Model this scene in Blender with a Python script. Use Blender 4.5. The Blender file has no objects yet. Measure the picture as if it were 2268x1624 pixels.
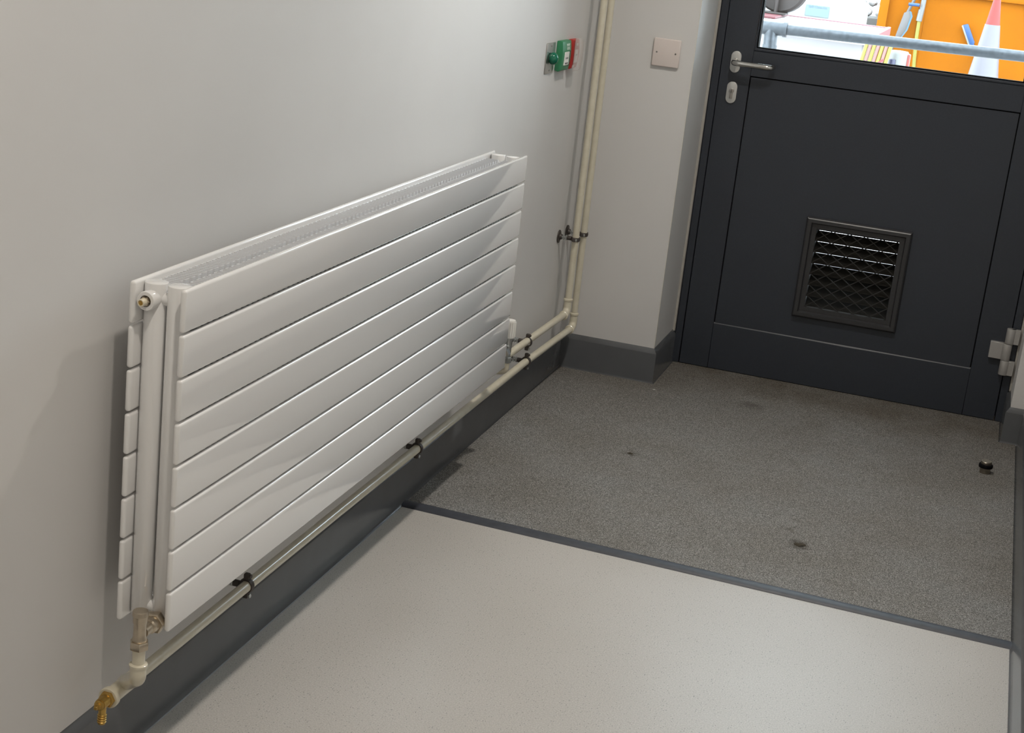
import bpy, bmesh, math, random
from mathutils import Vector, Matrix
random.seed(4)
S = bpy.context.scene
COL = S.collection
R = math.radians

# ------------------------------------------------------------------ camera
CX, CY, CZ = 1.2382, -4.9582, 1.4649
rx, rr, rz, FPX = 73.7915, 6.3796, 15.6655, 3530.95
cam = bpy.data.cameras.new('camera'); cam.sensor_fit = 'HORIZONTAL'; cam.sensor_width = 36
cam.lens = FPX * 36 / 2268; cam.clip_start = .05; cam.clip_end = 300
co = bpy.data.objects.new('camera', cam); COL.objects.link(co)
co.matrix_world = Matrix.Translation((CX, CY, CZ)) @ Matrix.Rotation(R(rz), 4, 'Z') @ Matrix.Rotation(R(rx), 4, 'X') @ Matrix.Rotation(R(rr), 4, 'Z')
S.camera = co

# ------------------------------------------------------------------ world, lamps, exposure
W = bpy.data.worlds.new('World'); S.world = W; W.use_nodes = True
bg = W.node_tree.nodes['Background']
bg.inputs[0].default_value = (.80, .91, 1.0, 1); bg.inputs[1].default_value = 11

def lamp(name, loc, energy, size, color):
    l = bpy.data.lights.new(name, 'AREA'); l.shape = 'DISK'; l.size = size; l.energy = energy; l.color = color; l.spread = R(150)
    o = bpy.data.objects.new(name, l); COL.objects.link(o); o.location = loc; return o
WARM = (1.0, .91, .80)
lamp('ceiling_lamp_door', (.80, -1.20, 2.54), 17.5, .10, (1.0, .93, .84))
lamp('ceiling_lamp_middle', (.80, -3.50, 2.54), 12.5, .10, WARM)
lamp('ceiling_lamp_near', (.80, -5.7, 2.54), 15, .10, WARM)
sun = bpy.data.lights.new('sun', 'SUN'); sun.energy = .4; sun.angle = R(12); sun.color = (1, .96, .9)
so = bpy.data.objects.new('sun', sun); COL.objects.link(so); so.rotation_euler = (R(-38), R(22), 0)

S.view_settings.view_transform = 'Standard'; S.view_settings.look = 'None'
S.view_settings.exposure = 0.0; S.view_settings.gamma = 1.0; S.view_settings.use_curve_mapping = False
S.cycles.max_bounces = 10; S.cycles.diffuse_bounces = 6; S.cycles.glossy_bounces = 4; S.cycles.transparent_max_bounces = 12
S.cycles.sample_clamp_indirect = 6

# ------------------------------------------------------------------ materials
def mat(name, col, rough=.5, metal=0, spec=.5, coat=0):
    m = bpy.data.materials.new(name); m.use_nodes = True
    b = m.node_tree.nodes['Principled BSDF']
    b.inputs['Base Color'].default_value = (*col, 1); b.inputs['Roughness'].default_value = rough
    b.inputs['Metallic'].default_value = metal; b.inputs['Specular IOR Level'].default_value = spec
    b.inputs['Coat Weight'].default_value = coat; b.inputs['Coat Roughness'].default_value = .08
    return m
def N(m, t, **k):
    n = m.node_tree.nodes.new(t)
    for a, v in k.items():
        if a in n.inputs: n.inputs[a].default_value = v
        else: setattr(n, a, v)
    return n
def L(m, a, b): m.node_tree.links.new(a, b)
def B(m): return m.node_tree.nodes['Principled BSDF']
def coords(m):
    g = N(m, 'ShaderNodeNewGeometry'); return g.outputs['Position']
def ramp(m, src, stops, interp='LINEAR'):
    r = N(m, 'ShaderNodeValToRGB'); r.color_ramp.interpolation = interp
    e = r.color_ramp.elements
    while len(e) < len(stops): e.new(.5)
    for x, (p, c) in zip(e, stops):
        x.position = p; x.color = (*c, 1) if len(c) == 3 else c
    L(m, src, r.inputs[0]); return r.outputs[0]
def noise(m, scale, detail=2, rough=.5, src=None):
    n = N(m, 'ShaderNodeTexNoise'); n.inputs['Scale'].default_value = scale
    n.inputs['Detail'].default_value = detail; n.inputs['Roughness'].default_value = rough
    L(m, src or coords(m), n.inputs['Vector']); return n.outputs['Fac']
def bump(m, src, strength, dist):
    b = N(m, 'ShaderNodeBump'); b.inputs['Strength'].default_value = strength; b.inputs['Distance'].default_value = dist
    L(m, src, b.inputs['Height']); L(m, b.outputs[0], B(m).inputs['Normal'])
def mix(m, fac, a, b, mode='MIX'):
    x = N(m, 'ShaderNodeMix'); x.data_type = 'RGBA'; x.blend_type = mode
    if isinstance(fac, (int, float)): x.inputs[0].default_value = fac
    else: L(m, fac, x.inputs[0])
    for i, v in ((6, a), (7, b)):
        if isinstance(v, tuple): x.inputs[i].default_value = (*v, 1)
        else: L(m, v, x.inputs[i])
    return x.outputs[2]
def grained(name, col, rough, var=.06, scale=30, **k):
    m = mat(name, col, rough, **k)
    n = noise(m, scale, 3)
    a = tuple(c * (1 - var) for c in col); b = tuple(min(1, c * (1 + var)) for c in col)
    L(m, ramp(m, n, [(.3, a), (.7, b)]), B(m).inputs['Base Color']); return m

M_wall = mat('wall_paint', (.60, .585, .57), .6, spec=.35)
n = noise(M_wall, 2.2, 3); L(M_wall, ramp(M_wall, n, [(.3, (.60, .594, .586)), (.7, (.63, .624, .616))]), B(M_wall).inputs['Base Color'])
bump(M_wall, noise(M_wall, 420, 2), .06, .0006)
M_ceil = mat('ceiling_paint', (.8, .79, .77), .8)
M_bead = grained('corner_bead', (.68, .66, .61), .6)
M_skirt = grained('skirting_vinyl', (.086, .091, .098), .2, .05, 8, spec=.5)
M_seal = grained('silicone', (.40, .385, .35), .5)

M_floor = mat('floor_vinyl', (.42, .40, .38), .42, spec=.4)
pos = coords(M_floor)
v = N(M_floor, 'ShaderNodeTexVoronoi'); v.inputs['Scale'].default_value = 210; L(M_floor, pos, v.inputs['Vector'])
d1 = ramp(M_floor, v.outputs['Distance'], [(.13, (1, 1, 1)), (.24, (0, 0, 0))])
sel = N(M_floor, 'ShaderNodeSeparateColor'); L(M_floor, v.outputs['Color'], sel.inputs[0])
s1 = ramp(M_floor, sel.outputs[0], [(.74, (0, 0, 0)), (.78, (1, 1, 1))])
fl = N(M_floor, 'ShaderNodeMath', operation='MULTIPLY'); L(M_floor, d1, fl.inputs[0]); L(M_floor, s1, fl.inputs[1])
base = ramp(M_floor, noise(M_floor, 340, 3, .7, pos), [(.30, (.34, .325, .305)), (.5, (.435, .42, .398)), (.72, (.54, .525, .50))])
big = ramp(M_floor, noise(M_floor, 1.6, 3, .5, pos), [(.3, (.93, .92, .90)), (.7, (1.03, 1.03, 1.03))])
b2 = mix(M_floor, 1.0, base, big, 'MULTIPLY')
L(M_floor, mix(M_floor, fl.outputs[0], b2, (.10, .10, .11)), B(M_floor).inputs['Base Color'])
bump(M_floor, noise(M_floor, 300, 3, .6, pos), .18, .0008)

M_mat = mat('mat_fibre', (.09, .09, .085), .95, spec=.15)
pos = coords(M_mat)
f1 = ramp(M_mat, noise(M_mat, 380, 3, .8, pos), [(.36, (.07, .071, .070)), (.5, (.185, .185, .180)), (.63, (.44, .44, .43))])
st = ramp(M_mat, noise(M_mat, 2.6, 5, .6, pos), [(.30, (.86, .83, .78)), (.52, (1.0, .985, .965)), (.7, (1.05, 1.06, 1.065))])
c = mix(M_mat, 1.0, f1, st, 'MULTIPLY')
sp = N(M_mat, 'ShaderNodeSeparateXYZ'); L(M_mat, pos, sp.inputs[0])
# trodden dirt plus painted dimming: browner, darker towards the dimly lit threshold
mr = N(M_mat, 'ShaderNodeMapRange'); L(M_mat, sp.outputs[1], mr.inputs[0])
mr.inputs[1].default_value = -.55; mr.inputs[2].default_value = .25; mr.inputs[3].default_value = 0; mr.inputs[4].default_value = .95
dn = ramp(M_mat, noise(M_mat, 5, 4, .6, pos), [(.3, (.3, .3, .3)), (.65, (1, 1, 1))])
dm = N(M_mat, 'ShaderNodeMath', operation='MULTIPLY'); L(M_mat, mr.outputs[0], dm.inputs[0]); L(M_mat, dn, dm.inputs[1])
c = mix(M_mat, dm.outputs[0], c, mix(M_mat, 1.0, c, (.56, .50, .42), 'MULTIPLY'))
def spot(c, x, y, r, col, amt):
    vm = N(M_mat, 'ShaderNodeVectorMath', operation='DISTANCE'); L(M_mat, wob, vm.inputs[0]); vm.inputs[1].default_value = (x, y, .004)
    f = ramp(M_mat, vm.outputs['Value'], [(0, (amt, amt, amt)), (r, (0, 0, 0))])
    return mix(M_mat, f, c, col)
nz = N(M_mat, 'ShaderNodeTexNoise'); nz.inputs['Scale'].default_value = 35; L(M_mat, pos, nz.inputs['Vector'])
wv = N(M_mat, 'ShaderNodeVectorMath', operation='SCALE'); L(M_mat, nz.outputs['Color'], wv.inputs[0]); wv.inputs['Scale'].default_value = .07
wo = N(M_mat, 'ShaderNodeVectorMath', operation='ADD'); L(M_mat, pos, wo.inputs[0]); L(M_mat, wv.outputs[0], wo.inputs[1])
wo2 = N(M_mat, 'ShaderNodeVectorMath', operation='SUBTRACT'); L(M_mat, wo.outputs[0], wo2.inputs[0]); wo2.inputs[1].default_value = (.035, .035, .035)
wob = wo2.outputs[0]
c = spot(c, .967, -1.166, .035, (.03, .025, .018), .95)
c = spot(c, .935, -1.075, .025, (.07, .058, .045), .7)
c = spot(c, .43, -.74, .03, (.05, .045, .035), .7)
c = spot(c, .66, -.05, .05, (.05, .042, .035), .7)
L(M_mat, c, B(M_mat).inputs['Base Color'])
bump(M_mat, noise(M_mat, 330, 3, .75, pos), .9, .003)

M_strip = grained('threshold_vinyl', (.036, .041, .054), .5, .15, 40)
M_rad = mat('white_enamel', (.77, .77, .77), .18, spec=.6, coat=1)
B(M_rad).inputs['Coat Roughness'].default_value = .04; B(M_rad).inputs['Coat IOR'].default_value = 1.6
M_fin = mat('fin_enamel', (.72, .73, .75), .35)
M_pipe = mat('cream_pipe_paint', (.60, .56, .44), .3, coat=.5)
n = noise(M_pipe, 40, 3); L(M_pipe, ramp(M_pipe, n, [(.3, (.575, .535, .42)), (.7, (.63, .59, .475))]), B(M_pipe).inputs['Base Color'])
M_nickel = grained('worn_nickel', (.56, .49, .39), .30, .12, 60, metal=1)
M_brass = grained('brass', (.52, .34, .10), .36, .12, 60, metal=.9)
M_zinc = mat('zinc', (.50, .52, .52), .3, 1)
M_iron = mat('brown_iron', (.075, .065, .06), .5, .4)
M_whiteplastic = mat('white_plastic', (.72, .71, .68), .35)
M_plate = mat('pink_white_plastic', (.66, .59, .56), .4)
M_screw = mat('screw_steel', (.25, .24, .23), .4, .8)
M_steel = mat('brushed_steel', (.50, .48, .46), .32, 1)
M_alu = mat('satin_aluminium', (.62, .62, .60), .32, .55)
M_green = mat('green_plastic', (.03, .22, .10), .4)
M_greend = mat('green_button', (.005, .13, .075), .15)
M_red = mat('red_plastic', (.42, .03, .025), .4)
M_label = mat('white_label', (.78, .78, .75), .5)
M_black = mat('black_print', (.02, .02, .02), .6)
M_whitep = mat('white_print', (.7, .8, .74), .5)
M_door = grained('anthracite_coating', (.032, .038, .050), .36, .06, 200, spec=.5)
M_rubber = mat('black_rubber', (.004, .004, .0045), .8, spec=.12)
M_grille = grained('anthracite_grille', (.030, .031, .034), .36, .1, 150, spec=.6)
M_galv = grained('galvanised_steel', (.066, .073, .082), .42, .2, 60, metal=.8)

M_glass = bpy.data.materials.new('window_glass'); M_glass.use_nodes = True
nt = M_glass.node_tree; nt.nodes.clear()
o_ = nt.nodes.new('ShaderNodeOutputMaterial'); mx = nt.nodes.new('ShaderNodeMixShader'); tr = nt.nodes.new('ShaderNodeBsdfTransparent')
gl = nt.nodes.new('ShaderNodeBsdfGlossy'); fr = nt.nodes.new('ShaderNodeFresnel'); gl.inputs['Roughness'].default_value = .02
tr.inputs[0].default_value = (.95, .97, .96, 1)
nt.links.new(fr.outputs[0], mx.inputs[0]); nt.links.new(tr.outputs[0], mx.inputs[1]); nt.links.new(gl.outputs[0], mx.inputs[2]); nt.links.new(mx.outputs[0], o_.inputs[0])
M_clear = bpy.data.materials.new('clear_cover'); M_clear.use_nodes = True
nt = M_clear.node_tree; nt.nodes.clear()
o_ = nt.nodes.new('ShaderNodeOutputMaterial'); mx = nt.nodes.new('ShaderNodeMixShader'); tr = nt.nodes.new('ShaderNodeBsdfTransparent')
pb = nt.nodes.new('ShaderNodeBsdfPrincipled'); pb.inputs['Base Color'].default_value = (.72, .68, .66, 1); pb.inputs['Roughness'].default_value = .15
mx.inputs[0].default_value = .34
nt.links.new(tr.outputs[0], mx.inputs[1]); nt.links.new(pb.outputs[0], mx.inputs[2]); nt.links.new(mx.outputs[0], o_.inputs[0])

# ------------------------------------------------------------------ mesh helpers
class MB:
    def __init__(s): s.bm = bmesh.new()
    def _new(s, n0): s.bm.verts.ensure_lookup_table(); return s.bm.verts[n0:]
    def box(s, lo, hi, bev=0, seg=2, M=None):
        t = bmesh.new(); bmesh.ops.create_cube(t, size=1)
        lo = Vector(lo); hi = Vector(hi); c = (lo + hi) / 2; d = hi - lo
        for v in t.verts: v.co = Vector((v.co.x * d.x, v.co.y * d.y, v.co.z * d.z)) + c
        if bev: bmesh.ops.bevel(t, geom=t.edges[:], offset=bev, segments=seg, profile=.5, affect='EDGES')
        s._merge(t, M); return s
    def _merge(s, t, M=None):
        if M is not None: bmesh.ops.transform(t, matrix=M, verts=t.verts)
        me = bpy.data.meshes.new('t'); t.to_mesh(me); t.free(); s.bm.from_mesh(me); bpy.data.meshes.remove(me)
    def lathe(s, prof, p0, axis, seg=24, hexa=False):
        """prof: list of (distance along axis, radius) from p0"""
        axis = Vector(axis).normalized(); q = Vector((0, 0, 1)).rotation_difference(axis).to_matrix()
        p0 = Vector(p0); rings = []
        t = bmesh.new(); n = 6 if hexa else seg
        for d, r in prof:
            if r < 1e-6: rings.append([t.verts.new(p0 + q @ Vector((0, 0, d)))])
            else: rings.append([t.verts.new(p0 + q @ Vector((r * math.cos(2 * math.pi * i / n), r * math.sin(2 * math.pi * i / n), d))) for i in range(n)])
        for a, b in zip(rings, rings[1:]):
            for i in range(n):
                j = (i + 1) % n
                if len(a) == 1 and len(b) == 1: continue
                if len(a) == 1: t.faces.new((a[0], b[i], b[j]))
                elif len(b) == 1: t.faces.new((a[i], a[j], b[0]))
                else: t.faces.new((a[i], a[j], b[j], b[i]))
        if len(rings[0]) > 1: t.faces.new(rings[0])
        if len(rings[-1]) > 1: t.faces.new(rings[-1])
        bmesh.ops.recalc_face_normals(t, faces=t.faces[:])
        s._merge(t); return s
    def cyl(s, p0, p1, r, seg=24, bev=0):
        p0 = Vector(p0); p1 = Vector(p1); l = (p1 - p0).length
        pr = [(0, r), (l, r)] if not bev else [(0, r - bev), (bev * .3, r - bev * .3), (bev, r), (l - bev, r), (l - bev * .3, r - bev * .3), (l, r - bev)]
        return s.lathe(pr, p0, p1 - p0, seg)
    def hexn(s, p0, p1, r):
        p0 = Vector(p0); p1 = Vector(p1); l = (p1 - p0).length
        return s.lathe([(0, r * .9), (l * .15, r), (l * .85, r), (l, r * .9)], p0, p1 - p0, hexa=True)
    def tube(s, pts, r, seg=20, smooth=0, cap=True):
        pts = [Vector(p) for p in pts]
        rad = r if isinstance(r, (list, tuple)) else [r] * len(pts)
        t = bmesh.new(); rings = []
        prev = None
        for i, p in enumerate(pts):
            if i == 0: d = pts[1] - p
            elif i == len(pts) - 1: d = p - pts[-2]
            else: d = (pts[i + 1] - p).normalized() + (p - pts[i - 1]).normalized()
            d.normalize()
            if prev is None:
                u = d.orthogonal().normalized()
            else:
                u = (prev - d * prev.dot(d)).normalized()
            prev = u; w = d.cross(u)
            rings.append([t.verts.new(p + (u * math.cos(2 * math.pi * k / seg) + w * math.sin(2 * math.pi * k / seg)) * rad[i]) for k in range(seg)])
        for a, b in zip(rings, rings[1:]):
            for k in range(seg): t.faces.new((a[k], a[(k + 1) % seg], b[(k + 1) % seg], b[k]))
        if cap: t.faces.new(rings[0]); t.faces.new(rings[-1])
        bmesh.ops.recalc_face_normals(t, faces=t.faces[:]); s._merge(t); return s
    def prism(s, pts2, plane, a, b, bev=0):
        """extrude polygon; plane 'xz' along y, 'yz' along x, 'xy' along z"""
        def P(u, v, w): return {'xz': (u, w, v), 'yz': (w, u, v), 'xy': (u, v, w)}[plane]
        t = bmesh.new()
        A = [t.verts.new(P(u, v, a)) for u, v in pts2]; Bv = [t.verts.new(P(u, v, b)) for u, v in pts2]
        t.faces.new(A); t.faces.new(Bv)
        for i in range(len(A)):
            j = (i + 1) % len(A); t.faces.new((A[i], A[j], Bv[j], Bv[i]))
        bmesh.ops.recalc_face_normals(t, faces=t.faces[:])
        if bev: bmesh.ops.bevel(t, geom=t.edges[:], offset=bev, segments=2, profile=.5, affect='EDGES')
        s._merge(t); return s

def setp(o, label=None, cat=None, group=None, kind=None):
    if label: o['label'] = label
    if cat: o['category'] = cat
    if group: o['group'] = group
    if kind: o['kind'] = kind
    return o
def root_loc(p):
    while p.parent: p = p.parent
    return p.location.copy()
def obj(name, mb, m, parent=None, smooth=True, label=None, kind=None, cat=None, group=None, loc=None):
    bm = mb.bm
    off = root_loc(parent) if parent else Vector(loc or (0, 0, 0))
    for v in bm.verts: v.co -= off
    me = bpy.data.meshes.new(name); bm.to_mesh(me); bm.free()
    if smooth:
        for p in me.polygons: p.use_smooth = True
        me.set_sharp_from_angle(angle=R(38))
    me.materials.append(m)
    o = bpy.data.objects.new(name, me); COL.objects.link(o)
    if parent: o.parent = parent
    else: o.location = off
    setp(o, label, cat, group, kind); return o
def thing(name, label, cat, loc, group=None, kind=None):
    o = bpy.data.objects.new(name, None); COL.objects.link(o); o.location = loc; o.empty_display_size = .05
    return setp(o, label, cat, group, kind)
def struct(name, mb, m, parent=None, **k):
    return obj(name, mb, m, parent, kind=None if parent else 'structure', **k)
def text(name, body, size, m, parent, M, depth=.0004, sx=1.0):
    cu = bpy.data.curves.new(name, 'FONT'); cu.body = body; cu.size = size; cu.extrude = depth; cu.align_x = 'CENTER'; cu.align_y = 'CENTER'; cu.resolution_u = 3
    tmp = bpy.data.objects.new(name, cu); COL.objects.link(tmp)
    dg = bpy.context.evaluated_depsgraph_get(); dg.update()
    me = bpy.data.meshes.new_from_object(tmp.evaluated_get(dg)); bpy.data.objects.remove(tmp)
    me.transform(Matrix.Translation(-root_loc(parent)) @ M @ Matrix.Diagonal((sx, 1, 1, 1))); me.materials.clear(); me.materials.append(m); me.name = name
    o = bpy.data.objects.new(name, me); COL.objects.link(o); o.parent = parent; return o

# ------------------------------------------------------------------ room shell
YB = -8.0; H = 2.56
XP, XR_, XRW = .3195, 1.4473, 1.499      # left pier edge, right reveal, right wall
YD = .3016; YR = .0836; T = .0115
struct('floor', MB().box((-.15, YB, -.12), (1.65, .40, 0)), M_floor)
struct('ceiling', MB().box((-.15, YB, H), (1.65, .36, H + .12)), M_ceil)
struct('wall_left', MB().box((-.15, YB, 0), (0, .40, H)), M_wall)
struct('wall_right', MB().box((XRW, YB, 0), (XRW + .15, .40, H)), M_wall)
struct('wall_back', MB().box((-.15, YB - .12, 0), (1.65, YB, H)), M_wall)
wl = struct('wall_front_left', MB().box((0, 0, 0), (XP, .40, H)), M_wall)
struct('wall_front_right', MB().box((XR_, YR, 0), (XRW, .40, H)), M_wall)
struct('wall_front_top', MB().box((XP, 0.02, 2.50), (XR_, .40, H)), M_wall)
struct('corner_bead', MB().box((XP - .0012, -.0008, .112), (XP + .0008, .0012, 2.559), .0004, 1), M_bead, wl)
# sealant lines between reveal and door frame
struct('trim_1', MB().box((XP - .001, YD - .007, .114), (XP + .0085, YD - .0005, 2.49), .0015, 1), M_seal)
struct('trim_2', MB().box((XR_ - .007, YD - .007, .114), (XR_ + .001, YD - .0005, 2.49), .0015, 1), M_seal)

HS, HT = .1027, .1193
def skirt_prof(s=1): return [(0, .0), (T * 1.0 + .006, 0), (T + .002, .004), (T, .010), (T, HS), (T - .0010, HS + .0022), (.0006, HT - .0005), (0, HT)]
# left wall skirting, mitred profile extruded along y
struct('baseboard_left', MB().prism([(x, z) for x, z in skirt_prof()], 'xz', YB, -T), M_skirt)
struct('baseboard_right', MB().prism([(XRW - x, z) for x, z in skirt_prof()], 'xz', YB, YR - T), M_skirt)
def corner_skirt(path_fn):
    """path_fn(offset)-> list of xy points; lofts skirting profile along it"""
    mb = MB(); t = bmesh.new(); pr = skirt_prof(); cols = []
    for off, z in pr: cols.append([t.verts.new((x, y, z)) for x, y in path_fn(off)])
    for a, b in zip(cols, cols[1:]):
        for i in range(len(a) - 1): t.faces.new((a[i], a[i + 1], b[i + 1], b[i]))
    bmesh.ops.recalc_face_normals(t, faces=t.faces[:]); mb._merge(t); return mb
struct('baseboard_front_left', corner_skirt(lambda o: [(T * .2, -o), (XP + o, -o), (XP + o, YD - .001)]), M_skirt)
struct('baseboard_front_right', corner_skirt(lambda o: [(XRW - T * .2, YR - o), (XR_ - o, YR - o), (XR_ - o, YD - .001)]), M_skirt)
# thin pale strip where the vinyl floor meets the skirting
struct('trim_3', MB().box((T + .005, YB, 0), (T + .0076, -1.497, .0012), .0004, 1), mat('pale_strip', (.32, .34, .37), .35))
# mat + threshold strip (strip runs slightly skewed)
yl, yr = -1.4662, -1.5172; wsl, wsr = .040, .040
thr = MB()
prof = [(0, 0), (.004, .0035), (.020, .0058), (.036, .0058), (.0405, .004), (.0405, 0)]
t = bmesh.new(); A = [t.verts.new((T, yl + u, z)) for u, z in prof]; Bv = [t.verts.new((XRW - T, yr + u * .9, z)) for u, z in prof]
t.faces.new(A); t.faces.new(Bv)
for i in range(len(A)):
    j = (i + 1) % len(A); t.faces.new((A[i], A[j], Bv[j], Bv[i]))
bmesh.ops.recalc_face_normals(t, faces=t.faces[:]); thr._merge(t)
struct('trim_4', thr, M_strip)
mb = MB(); t = bmesh.new()
poly = [(T + .005, yl + .040), (XRW - T - .004, yr + .036), (XRW - T - .004, YR - T - .004), (XR_ - T - .004, YR - T - .004), (XR_ - T - .004, YD + .006), (XP + T + .004, YD + .006), (XP + T + .004, -T - .004), (T + .004, -T - .004)]
mb = MB().prism(poly, 'xy', 0.0, .0045, 0)
obj('entrance_mat', mb, M_mat, smooth=False, label='dark grey fibre entrance mat covering the floor up to the door', cat='mat')
# fluff and crumbs lying on the mat
def crumb(x, y, r, m, label, name, cat):
    b = MB(); t = bmesh.new(); bmesh.ops.create_icosphere(t, subdivisions=2, radius=r)
    for v in t.verts:
        v.co *= random.uniform(.6, 1.25); v.co.z = abs(v.co.z) * .35
        v.co.x *= 1.4
    b._merge(t, Matrix.Translation((x, y, .0044)))
    obj(name, b, m, label=label, cat=cat, loc=(x, y, .0044))
M_mud = grained('dry_mud', (.045, .038, .025), .9, .3, 300)
crumb(.967, -1.166, .011, M_mud, 'small dark clod of mud on the mat below its middle', 'mud_clod', 'dirt')
crumb(.43, -.741, .006, M_mud, 'tiny crumb of mud on the mat towards the radiator pipe', 'mud_clod', 'dirt')
M_fluff = mat('pale_fluff', (.55, .55, .52), .9)
crumb(.352, -.075, .004, M_fluff, 'pale speck of fluff beside the left wall corner skirting', 'fluff_speck', 'dirt')

# ------------------------------------------------------------------ door
dr = thing('door_1', 'anthracite half-glazed metal exit door with lower vent', 'door', (0.885, YD, .004), kind='structure')
XL, XRR = .3555, 1.4125; PX0, PX1, PZ0, PZ1 = .4585, 1.3065, .1665, .9975
GL, GR, GB, GT = .4621, 1.303, 1.0926, 1.98; DT = .062; ZB = .006
HD = 2.105
D = lambda *a, **k: MB().box(*a, **k)
fm = MB().box((.3290, YD, 0.0045), (XL - .002, YD + .09, 2.16), .0015, 1)
fm.box((XRR + .002, YD, 0.0045), (1.4402, YD + .09, 2.16), .0015, 1)
fm.box((XL - .003, YD, HD + .003), (XRR + .003, YD + .09, 2.16), .0015, 1)
fm.box((XL - .002, YD + .03, 0.0045), (XL + .012, YD + .09, HD), 0); fm.box((XRR - .012, YD + .066, 0.0045), (XRR + .003, YD + .09, HD), 0)
fm.box((XP + .0002, YD + .003, .0045), (.340, YD + .088, 2.159)).box((1.430, YD + .003, .0045), (XR_ - .0002, YD + .088, 2.159))
obj('door_frame', fm, M_door, dr)
sill = MB().box((XL, YD + .004, .0), (XRR, YD + .085, .0058)); obj('threshold', sill, M_rubber, dr)
g = .0035  # groove half width
for lo, hi in (((XL, YD, ZB), (PX0 - g, YD + DT, HD)), ((PX1 + g, YD, ZB), (XRR, YD + DT, HD))):
    obj('stile', MB().box(lo, hi, .0012, 1), M_door, dr)
obj('bottom_rail', MB().box((PX0 - g, YD, ZB), (PX1 + g, YD + DT, PZ0 - g), .0012, 1), M_door, dr)
obj('middle_rail', MB().box((PX0 - g, YD, PZ1 + g), (PX1 + g, YD + DT, GB - .010), .0012, 1), M_door, dr)
obj('top_rail', MB().box((PX0 - g, YD, GT), (PX1 + g, YD + DT, HD), .0012, 1), M_door, dr)
tw = thing('added_transom', 'unseen anthracite framed transom added above the exit door for daylight', 'window', (.885, YD, 2.165), kind='structure')  # out-of-view transom, added to let in more daylight
tf = MB()
for a_, b_ in (((.3290, YD, 2.162), (1.4402, YD + .07, 2.205)), ((.3290, YD, 2.458), (1.4402, YD + .07, 2.500)), ((.3290, YD, 2.162), (.372, YD + .07, 2.500)), ((1.397, YD, 2.162), (1.4402, YD + .07, 2.500))): tf.box(a_, b_, .0015, 1)
tf.box((XP + .0002, YD + .003, 2.161), (.340, YD + .068, 2.4995)).box((1.430, YD + .003, 2.161), (XR_ - .0002, YD + .068, 2.4995))
obj('added_transom_frame', tf, M_door, tw)
obj('glass_pane', MB().box((.370, YD + .03, 2.20), (1.399, YD + .036, 2.46)), M_glass, tw, smooth=False)
# lower panel, with hole for the vent
VX0, VX1, VZ0, VZ1 = .7108, 1.0523, .239, .5768
hx0, hx1, hz0, hz1 = .742, 1.022, .268, .540
pm = MB(); yp0, yp1 = YD + .0025, YD + .012
pm.box((PX0, yp0, PZ0), (hx0, yp1, PZ1)); pm.box((hx1, yp0, PZ0), (PX1, yp1, PZ1)); pm.box((hx0, yp0, PZ0), (hx1, yp1, hz0)); pm.box((hx0, yp0, hz1), (hx1, yp1, PZ1))
bmesh.ops.remove_doubles(pm.bm, verts=pm.bm.verts[:], dist=1e-5)
obj('lower_panel', pm, M_door, dr, smooth=False)
gm = MB()   # gasket at bottom of the groove
gm.box((PX0 - g, YD + .008, PZ0 - g), (PX0, YD + .012, PZ1 + g)); gm.box((PX1, YD + .008, PZ0 - g), (PX1 + g, YD + .012, PZ1 + g))
gm.box((PX0 - g, YD + .008, PZ1), (PX1 + g, YD + .012, PZ1 + g)); gm.box((PX0 - g, YD + .0075, PZ0 - g), (PX1 + g, YD + .012, PZ0))
obj('panel_gasket', gm, M_rubber, dr)
obj('panel_ledge', MB().prism([(YD + .0008, PZ0 - g), (YD + .0035, PZ0 - g), (YD + .0035, PZ0 + .001)], 'yz', PX0 - g, PX1 + g), M_door, dr)
# outer skin closing the leaf, with hole for vent
om = MB(); yo0, yo1 = YD + .050, YD + .060
om.box((PX0 - g, yo0, PZ0 - .01), (hx0, yo1, PZ1 + .01)); om.box((hx1, yo0, PZ0 - .01), (PX1 + g, yo1, PZ1 + .01)); om.box((hx0, yo0, PZ0 - .01), (hx1, yo1, hz0)); om.box((hx0, yo0, hz1), (hx1, yo1, PZ1 + .01))
obj('outer_panel', om, M_door, dr, smooth=False)
# glazing bead + gasket + glass
bd = MB(); bw = .010
bd.box((GL - bw + .002, YD - .001, GB - bw), (GR + bw, YD + .020, GB), .003, 3); bd.box((GL - bw + .002, YD - .001, GT - .0), (GR + bw, YD + .020, GT + bw), .003, 3)
bd.box((GL - bw + .004, YD - .001, GB - bw), (GL, YD + .020, GT + bw), .003, 3); bd.box((GR, YD - .001, GB - bw), (GR + bw - .002, YD + .020, GT + bw), .003, 3)
bd.box((GL - bw, YD + .03, GB - bw - .002), (GR + bw, YD + DT, GB), 0); bd.box((GL - bw, YD + .03, GT), (GR + bw, YD + DT, GT + bw), 0)
obj('glazing_bead', bd, M_door, dr)
gk = MB(); gw = .0035
gk.box((GL, YD + .004, GB), (GR, YD + .022, GB + gw), .001, 1); gk.box((GL, YD + .004, GT - gw), (GR, YD + .045, GT), .001, 1)
gk.box((GL, YD + .004, GB), (GL + gw, YD + .045, GT), .001, 1); gk.box((GR - gw, YD + .004, GB), (GR, YD + .045, GT), .001, 1)
obj('glazing_gasket', gk, M_rubber, dr)
obj('glass_pane', MB().box((GL + .001, YD + .022, GB + .001), (GR - .001, YD + .028, GT - .001)), M_glass, dr, smooth=False)
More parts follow.
